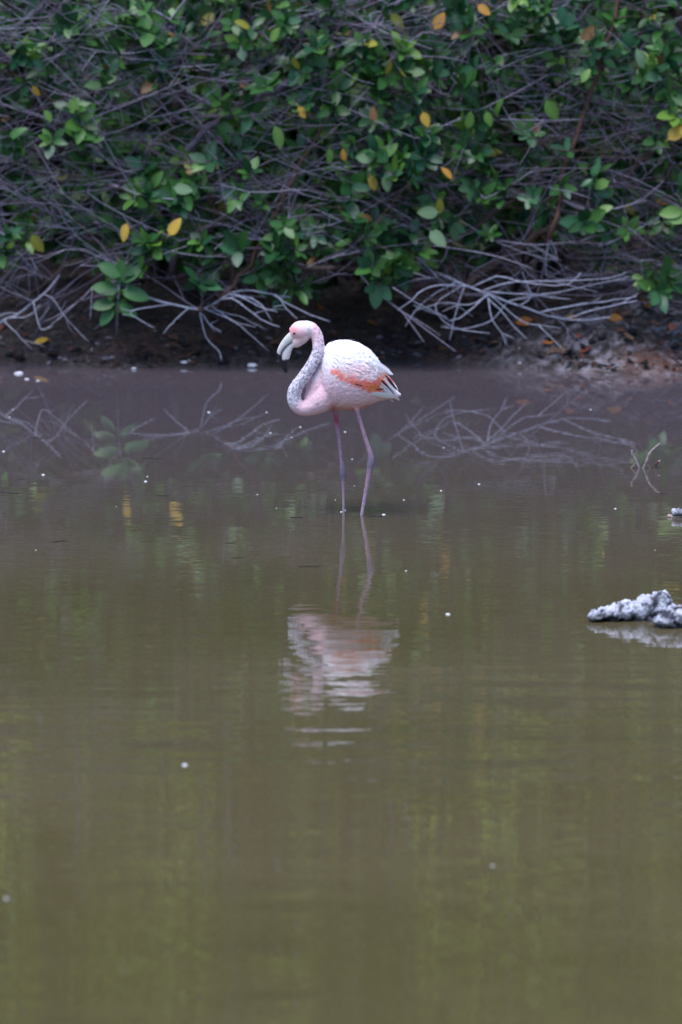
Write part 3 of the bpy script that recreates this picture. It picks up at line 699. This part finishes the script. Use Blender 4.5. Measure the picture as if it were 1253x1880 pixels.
for (x, y, s) in [(823, 1128, 1.0), (340, 1405, 1.0), (80, 872, .9), (268, 884, .9), (271, 875, .5), (705, 945, .9), (627, 940, .7), (634, 937, .6), (634, 793, .7), (552, 784, .7), (536, 803, .5), (384, 757, .9),
                  (490, 757, .6), (497, 795, .7), (7, 829, .8), (24, 752, .5), (18, 766, .5), (473, 908, .5), (647, 843, .5), (651, 892, .35), (742, 918, .6), (880, 889, .7), (810, 901, .6), (815, 822, .5), (1130, 934, .7),
                  (746, 1048, .5), (1085, 752, .6), (616, 918, .35), (508, 933, .35), (905, 1590, .5), (12, 1650, .6), (1203, 1010, .3), (66, 1010, .4), (214, 930, .3), (950, 672, .6)]:
    o = link('floating_speck', FO, None, tuple(at_z(x, y, .001))); o.scale = (s * .8, s * .8, s * .8); o.rotation_euler = (0, 0, random.uniform(0, 6))
    tag(o, 'tiny white speck floating on the pond water', 'speck', 'white specks floating on the water')
DB = MB(); _p = np.array([(t * .11 - .055, .006 * math.sin(t * 7) + .003 * math.sin(t * 17), .0008) for t in np.linspace(0, 1, 12)])  # dark ripple lines modelled as thin slivers lying on the water
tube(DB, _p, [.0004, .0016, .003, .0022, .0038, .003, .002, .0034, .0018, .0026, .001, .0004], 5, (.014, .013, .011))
DBm = DB.mesh('ripple_line', M_LITTER)
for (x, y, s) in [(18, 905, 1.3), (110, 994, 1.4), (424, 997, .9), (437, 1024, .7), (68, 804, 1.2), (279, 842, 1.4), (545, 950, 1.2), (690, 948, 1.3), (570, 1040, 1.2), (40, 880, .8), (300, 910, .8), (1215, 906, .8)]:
    o = link('ripple_line', DBm, None, tuple(at_z(x, y, .001))); o.scale = (s * random.uniform(.5, 1.1), s * random.choice([-1.3, 1.3]), s * .6); o.rotation_euler = (0, 0, random.gauss(0, .2))
    tag(o, 'thin dark sliver drawn as a ripple line on the water', 'debris', 'dark ripple lines on the water')
p = at_z(1108, 1018, 0); mb = MB(); tube(mb, resample([p + (0, 0, -.01), p + (0.001, 0, .012), p + (-.001, 0, .024)], 5), [.008, .008, .006, .004, .002], 6, (.35, .2, .08), (.06, .04, .03))
tag(link('seed_pod', mb.mesh('seed_pod', M_LITTER)), 'tiny orange and black pod tip poking out of open water', 'seed')

# ------------------------------------------------------------------ the flamingo
FY = 20.0; BX = 645.0
def bp(px, py, dy=0.0):                          # photo pixel on the bird's own plane (its feet are in the water at FY)
    q = at_y(px, py, FY + dy); return q
KS = math.hypot(FY, CAM_H - .5) / FPX            # metres per photo pixel at the bird
ST_X = [588, 594, 603, 620, 640, 660, 680, 695, 706, 718, 728, 735]
ST_T = [664, 641, 629.5, 624, 623.5, 629, 641, 659, 679, 702, 715, 722]
ST_B = [712, 736, 746, 751, 754, 751.5, 744, 737, 734.5, 733, 731, 728]
ST_W = [10, 26, 38, 46, 49, 48, 43, 35, 26, 16, 10, 5]
def stations(px): return (np.interp(px, ST_X, ST_T), np.interp(px, ST_X, ST_B), np.interp(px, ST_X, ST_W))
body = MB()
xs = np.array([586] + list(np.linspace(588, 735, 44)) + [736.5]); seg = 32
V = []
for px in xs:
    t, b_, w = stations(px)
    if px in (586, 736.5): m_ = (t + b_) / 2; t, b_, w = m_ - 4, m_ + 4, 3
    for k in range(seg):
        a = 2 * math.pi * k / seg; cy, cz = math.cos(a), math.sin(a)
        zz = (t + b_) / 2 - (b_ - t) / 2 * cz
        ww = w * (abs(cy) ** 0.9) * math.copysign(1, cy) * (1 - .12 * max(0, cz))
        q = bp(px, zz, ww * KS); V.append(q)
F = [(i * seg + k, i * seg + (k + 1) % seg, (i + 1) * seg + (k + 1) % seg, (i + 1) * seg + k) for i in range(len(xs) - 1) for k in range(seg)]
F += [tuple(range(seg))[::-1], tuple((len(xs) - 1) * seg + k for k in range(seg))]
body.add(V, F, (1, 1, 1))
def limb(pts, n, sides=20, flat=None):
    """pts: px, py, radius px, depth offset m"""
    A = resample([(a, b, c, d) for a, b, c, d in pts], n)
    P = np.array([bp(a, b, d) for a, b, c, d in A]); tube(body, P, np.maximum(A[:, 2], 1) * KS, sides, (1, 1, 1))
NECK = [(622, 706, 34, 0), (604, 722, 28, 0), (588, 735, 24, -.005), (570, 746, 18, -.01), (554, 749, 14.0, -.015), (542.5, 739, 13.2, -.02), (540.5, 724, 13.2, -.025), (546, 709, 12.5, -.03), (559.5, 690, 11.2, -.035),
        (573, 669, 10.8, -.035), (582.5, 650, 10.7, -.03), (585, 633, 11, -.02), (581.5, 616, 11.3, -.01), (571, 604, 13, 0), (556, 604.5, 16, 0), (545, 607, 16, 0)]
limb(NECK, 70)
limb([(614, 655, 18, .02), (602, 679, 21, .02), (592, 700, 24, .02), (585, 722, 24, .02), (578, 738, 21, .01)], 16)
limb([(622, 712, 38, .02), (600, 716, 30, .02), (586, 722, 24, .02), (580, 734, 22, .01), (574, 742, 20, 0)], 14)
limb([(571, 603, 12, 0), (556, 607, 17.5, 0), (547, 609, 17.5, 0), (540, 612, 14, 0), (535, 614, 11, 0)], 14)
limb([(562, 610, 13, 0), (554, 618, 13.5, 0), (547, 625, 12, 0), (542, 628.5, 10.6, 0), (537.5, 630, 8.6, 0)], 12)
limb([(617, 735, 14, .055), (615.5, 752, 7, .055), (617, 764, 4.4, .055), (623, 807, 3.6, .055), (627.5, 845, 3.9, .055), (629, 860, 5.4, .055), (629.6, 870, 6.2, .055), (630.4, 882, 4.0, .055), (630.8, 905, 2.7, .055), (631.3, 941, 2.6, .055), (632, 985, 2.6, .055)], 44, 12)
limb([(651, 728, 13, -.045), (654.5, 746, 5.6, -.045), (658, 760, 4.1, -.045), (666, 788, 4.0, -.045), (675, 816, 4.4, -.045), (681, 836, 5.6, -.045), (681.5, 848, 7.2, -.045), (679, 862, 6.0, -.045), (676.5, 878, 4.9, -.045), (670.5, 912, 3.9, -.045), (665, 943, 3.4, -.045), (659, 985, 3.2, -.045)], 46, 12)
bme = voxel(body.mesh('b', M_PLUME), .0042, 4, 'bird_tmp')
BV = verts(bme); BN = normals(bme)
RND = random.Random(3)
NK = resample(NECK, 140)[:, :3]; NKC = NK[(np.arange(len(NK)) > 38)]      # free neck only
SAL = resample([(608, 680), (618, 685), (632, 693), (650, 699), (668, 705), (684, 708), (698, 704), (712, 700)], 40)
SALW = np.interp(np.linspace(0, 1, 40), [0, .12, .35, .6, .8, 1], [2, 6, 8.5, 9.5, 15, 11])
def lerp(a, b, t): return a * (1 - t) + np.asarray(b) * t
def plume(p, body_part=True):
    """colour of the bird's own feathers and skin at a world point"""
    x, y = to_px(p); x = float(x); y = float(y)
    st = nz((x * .012 - y * .020, y * .09 + x * .075, 0), 1.0, 1.0)                 # streaks along the feathers
    st2 = nz((x * .05 - y * .08, y * .30 + x * .25, 0), 1.0, 4.0)
    c = np.array((.85, .68, .74))
    t, b_, w = stations(min(max(x, 590), 733)); rel = (y - t) / max(1, b_ - t)
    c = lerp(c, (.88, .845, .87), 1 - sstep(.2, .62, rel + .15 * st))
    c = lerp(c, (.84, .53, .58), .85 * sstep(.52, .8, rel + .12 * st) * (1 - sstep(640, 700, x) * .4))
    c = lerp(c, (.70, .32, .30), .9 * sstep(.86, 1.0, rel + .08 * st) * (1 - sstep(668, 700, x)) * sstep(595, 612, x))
    # pink shoulder in front
    c = lerp(c, (.84, .55, .62), .55 * math.exp(-((x - 588) / 9) ** 2 - ((y - 688) / 26) ** 2))
    # salmon coverts
    d = np.hypot(SAL[:, 0] - x, SAL[:, 1] - y) - SALW * (1 + .9 * st2 + .5 * st); m_ = float(np.min(d))
    c = lerp(c, (.88, .185, .115), .95 * (1 - sstep(-5.5, 4.5, m_)))
    c = lerp(c, (.78, .24, .05), .9 * math.exp(-((x - 685) / 9) ** 2 - ((y - 712) / 6) ** 2))
    c = lerp(c, (.86, .34, .26), .7 * (1 - sstep(.4, 1.2, math.hypot((x - 704) / 11, (y - 693) / 14) + .5 * st2)))
    c = lerp(c, (.87, .50, .50), .55 * (1 - sstep(.4, 1.3, math.hypot((x - 660) / 42, (y - 684) / 17) + .7 * st2)))
    if body_part:
        if y < 775 and x < 598:
            dn = np.hypot(NKC[:, 0] - x, NKC[:, 1] - y) / NKC[:, 2]; i = int(np.argmin(dn)); f = i / (len(NKC) - 1)
            if dn[i] < 1.25 and not (x > 566 and y > 690):
                k = sstep(.0, .10, f)
                cn = lerp(np.array((.76, .70, .76)), (.76, .50, .55), sstep(.45, .8, f))
                sp_ = nz(p, 150, 2.0) + .8 * nz(p, 75, 8.0)
                cn = lerp(cn, (.20, .17, .25), .78 * sstep(.12, .55, sp_ + .25 - .55 * sstep(.55, .85, f) - .5 * (1 - sstep(.06, .2, f))))
                c = lerp(c, cn, k)
        if y < 645 and x < 578:                                               # head
            cn = np.array((.84, .66, .68))
            cn = lerp(cn, (.83, .27, .28), .85 * math.exp(-((x - 537) / 13) ** 2 - ((y - 607) / 9) ** 2))
            cn = lerp(cn, (.83, .42, .45), .7 * math.exp(-((x - 551) / 12) ** 2 - ((y - 619) / 14) ** 2))
            cn = lerp(cn, (.82, .80, .81), .8 * math.exp(-((x - 567) / 14) ** 2 - ((y - 596) / 8) ** 2))
            c = lerp(cn, c, sstep(570, 580, x + (y - 600) * .3))
        if y > b_ - 1 and y > 749 and x > 606:                                # legs
            near = x > 600 + (y - 740) * .16 + 32
            lg = np.array((.40, .24, .30)); q = nz(p, 60, 5.0)
            lg = lerp(lg, (.22, .15, .22), sstep(0, .5, q))
            ky = 849 if near else 869
            lg = lerp(lg, (.17, .15, .21), .85 * math.exp(-((y - ky) / 16) ** 2))
            if not near: lg = lerp(lg, (.42, .03, .10), .85 * math.exp(-((y - 771) / 11) ** 2))
            lg = lerp(lg, (.5, .38, .44), .5 * sstep(880, 940, y))
            k = sstep(0, 5, y - b_ - (0 if near else 1))
            c = lerp(c, lg, k)
    return np.clip(c, .01, .9)
BC = np.array([plume(p) for p in BV])
# downy, slightly ragged surface above the legs
pxs, pys = to_px(BV)
amp = np.where(pys < 752, .0020, 0.0006) * np.where((pxs < 560) & (pys < 650), .25, 1)
BV2 = BV + BN * (np.array([nz(p, 62, 3) + .6 * nz(p, 130, 6) for p in BV]) * amp)[:, None]
bird = empty('flamingo', (at_z(648, 943)[0], FY, 0)); tag(bird, 'pale pink flamingo wading with its neck curved back in an S', 'flamingo')
bme.vertices.foreach_set('co', BV2.ravel()); bme.update(); set_cols(bme, BC); bme.materials.append(M_PLUME)
bme.polygons.foreach_set('use_smooth', np.ones(len(bme.polygons), bool))
bo = child('body', bme, bird)

def mandible(name, outer, inner, hw, colf):
    """loft between two side outlines (photo pixels), half-width in px along it"""
    n = 22; A = resample(outer, n); B = resample(inner, n); W = np.interp(np.linspace(0, 1, n), np.linspace(0, 1, len(hw)), hw)
    mb = MB(); V = []; s = 14
    for i in range(n):
        for k in range(s):
            a = 2 * math.pi * k / s; m_ = (A[i] + B[i]) / 2 + (A[i] - B[i]) / 2 * math.cos(a); sa = math.sin(a); V.append(bp(m_[0], m_[1], W[i] * math.copysign(abs(sa) ** .45, sa) * KS))
    F = [(i * s + k, i * s + (k + 1) % s, (i + 1) * s + (k + 1) % s, (i + 1) * s + k) for i in range(n - 1) for k in range(s)] + [tuple(range(s)), tuple((n - 1) * s + k for k in range(s))[::-1]]
    mb.add(V, F, np.array([colf(*[float(q) for q in to_px(v)]) for v in V])); return child(name, mb.mesh(name, M_HORN), bird)
WB, BKB = np.array((.68, .63, .63)), np.array((.012, .012, .016))
mandible('upper_bill', [(536, 606), (525, 616.5), (517, 627), (512, 636), (509, 645), (510, 653), (514, 666), (519, 678), (525, 687)], [(548, 626), (535, 631), (526, 638), (520, 644), (516.8, 650), (516.8, 658), (519, 668), (522.5, 678), (526.5, 686)],
         [10, 9, 8, 7, 6, 5, 4, 3, 1], lambda x, y: lerp(lerp(WB, (.60, .60, .50), .6 * math.exp(-((y - 621) / 8) ** 2)), BKB, float(sstep(-1, 1.5, (y - 649.0) - (x - 511) * .5))))
mandible('lower_bill', [(542, 626), (532, 630), (525, 637), (519.5, 643.5), (516.6, 650), (516.4, 658), (518.5, 668), (522, 677), (526, 685)], [(543, 635), (538.5, 639), (535.8, 644.5), (534.3, 650), (532.6, 656), (530.6, 662.5), (529.6, 670), (528.8, 678), (527.6, 686)],
         [9, 8.8, 8.3, 7.6, 7, 6, 4.5, 3, 1], lambda x, y: lerp(WB * 1.05, BKB, float(sstep(-1, 1.2, y - 660.0 + (x - 524) * .15))))
for sgn in (-1, 1):
    Q = [bp(x, y, sgn * w_ * KS) for (x, y), w_ in zip([(537, 627.5), (530, 632.5), (522, 640), (517.2, 648), (516.8, 658), (519, 668), (522.5, 678)], (9.3, 8.8, 7.7, 6.4, 5.4, 4.2, 2.8))]
    mb = MB(); tube(mb, resample(Q, 18), .0027, 6, (.02, .02, .025)); child('mouth_edge', mb.mesh('mouth_edge', M_HORN), bird)
for nm_, pts in (('nostril', [(519.5, 636), (523, 631.5), (527, 628.5)]),):
    for sgn in (-1, 1):
        mb = MB(); Q = [bp(a, b, sgn * w_ * KS) for (a, b), w_ in zip(pts, (6.6, 7.4, 8.2))]; tube(mb, resample(Q, 8), [.0004, .0012, .0016, .0017, .0016, .0014, .001, .0004], 6, (.03, .03, .03)); child(nm_, mb.mesh(nm_, M_HORN), bird)
import bmesh
for sgn in (-1, 1):
    bm = bmesh.new(); bmesh.ops.create_uvsphere(bm, u_segments=14, v_segments=10, radius=1); me = bpy.data.meshes.new('eye'); bm.to_mesh(me); bm.free()
    V = verts(me) * np.array((2.7, 2.2, 2.3)) * KS + bp(540.8, 612.4, sgn * 14.2 * KS); me.vertices.foreach_set('co', V.ravel()); me.update()
    me.materials.append(M_EYE); me.polygons.foreach_set('use_smooth', np.ones(len(me.polygons), bool)); child('eye', me, bird)

# folded wings: overlapping feathers, each its own piece
def feather_shape(n=13):
    V, F = [], []
    for i, t in enumerate(np.linspace(0, 1, n)):
        w = .5 * (math.sin(math.pi * min(.97, .12 + .86 * t)) ** .55) * (1 if t < .85 else 1 - (t - .85) * 3.4)
        V += [(-w, t, -.16 * w * w * 4), (-w * .5, t, -.02), (0, t, .015), (w * .5, t, -.02), (w, t, -.16 * w * w * 4)]
    for i in range(n - 1):
        for k in range(4): a = i * 5 + k; F.append((a, a + 1, a + 6, a + 5))
    return np.array(V), F
FV, FF = feather_shape()
def surf(px, py, sgn):
    t, b_, w = stations(px); r = min(.999, abs((py - (t + b_) / 2) / ((b_ - t) / 2)))
    return bp(px, py, sgn * w * KS * math.sqrt(1 - r * r) ** .9)
for sgn in (-1, 1):
    wing = empty('wing', (0, 0, 0)); wing.parent = bird; wing.location = (0, 0, 0)
    def feather(px, py, ang, Lpx, Wpx, colour=None, lift=2.0, out=0.0):
        a = math.radians(ang); ex, ey = px + math.cos(a) * Lpx, py + math.sin(a) * Lpx
        p0 = surf(px, py, sgn); p1 = surf(min(ex, 733), ey, sgn); p1 = p1 + (bp(ex, ey) - bp(min(ex, 733), ey))
        d = p1 - p0; t, b_, w = stations(px)
        nrm = np.array((0, sgn * 1.0, .9 * (((t + b_) / 2 - py) / ((b_ - t) / 2)))); R = frame_of(d, nrm)
        Lm = np.linalg.norm(d); lo = p0 + R[:, 2] * (.0012 + out * KS)
        Vw = lo + (FV * np.array((Wpx * KS, Lm, Wpx * KS * .5))) @ R.T + np.outer(FV[:, 1] ** 2 * lift * KS, R[:, 2])
        if colour is None: C = np.array([plume(v, False) for v in Vw])
        else: C = np.tile(np.array(colour), (len(Vw), 1))
        mb = MB(); mb.add(Vw, FF, np.clip(C * (1 + RND.gauss(0, .025)), 0, .9))
        o = link('feather', mb.mesh('feather', M_PLUME), wing, tuple(-Vector(bird.location)))
    # flight feathers, then coverts towards the front
    BLK, WHT = (.03, .028, .035), (.85, .82, .83)
    for (x, y, an, L, W, c) in [(707, 689, 52, 37, 4.5, BLK), (704, 694, 50, 36, 4, WHT), (700, 697, 49, 35, 4, BLK), (699, 702, 44, 34, 5, (.82, .66, .68)), (697, 707, 38, 34, 5, WHT),
                                (690, 714, -6, 20, 2.2, BLK), (652, 704, 14, 9, 2.6, (.05, .045, .06)), (659, 706, 8, 7, 2.2, (.05, .045, .06)), (682, 721, 8, 44, 12, (.85, .80, .82)), (690, 722, 6, 40, 11, (.84, .74, .75))]:
        feather(x, y, an, L, W, c, 1.0, 2.6)
    rows = 0
    for py_ in np.arange(722, 640, -7.5):
        for px_ in np.arange(700, 606, -8.0):
            x = px_ + RND.uniform(-3, 3); y = py_ + RND.uniform(-2, 2)
            t, b_, w = stations(x); rel = (y - t) / (b_ - t)
            if rel < .12 or rel > .62 or (x > 672 and rel > .72): continue
            an = 24 + 22 * sstep(640, 705, x) - 18 * sstep(.45, .8, rel) + RND.gauss(0, 5)
            feather(x, y, an, RND.uniform(30, 44), RND.uniform(8, 12), None, .1 + RND.uniform(0, .5))
# dark far primaries showing along the back
for (a, b_) in (((598, 634), (612, 626.2)), ((604, 629), (616, 624.2)), ((641, 622.4), (655, 625.8))):
    mb = MB(); tube(mb, resample([bp(a[0], a[1], .03), bp((a[0] + b_[0]) / 2, (a[1] + b_[1]) / 2 - .8, .03), bp(b_[0], b_[1], .03)], 6), [.001, .0028, .0035, .0035, .0028, .001], 6, (.03, .03, .04)); child('dark_feather', mb.mesh('dark_feather', M_PLUME), bird)
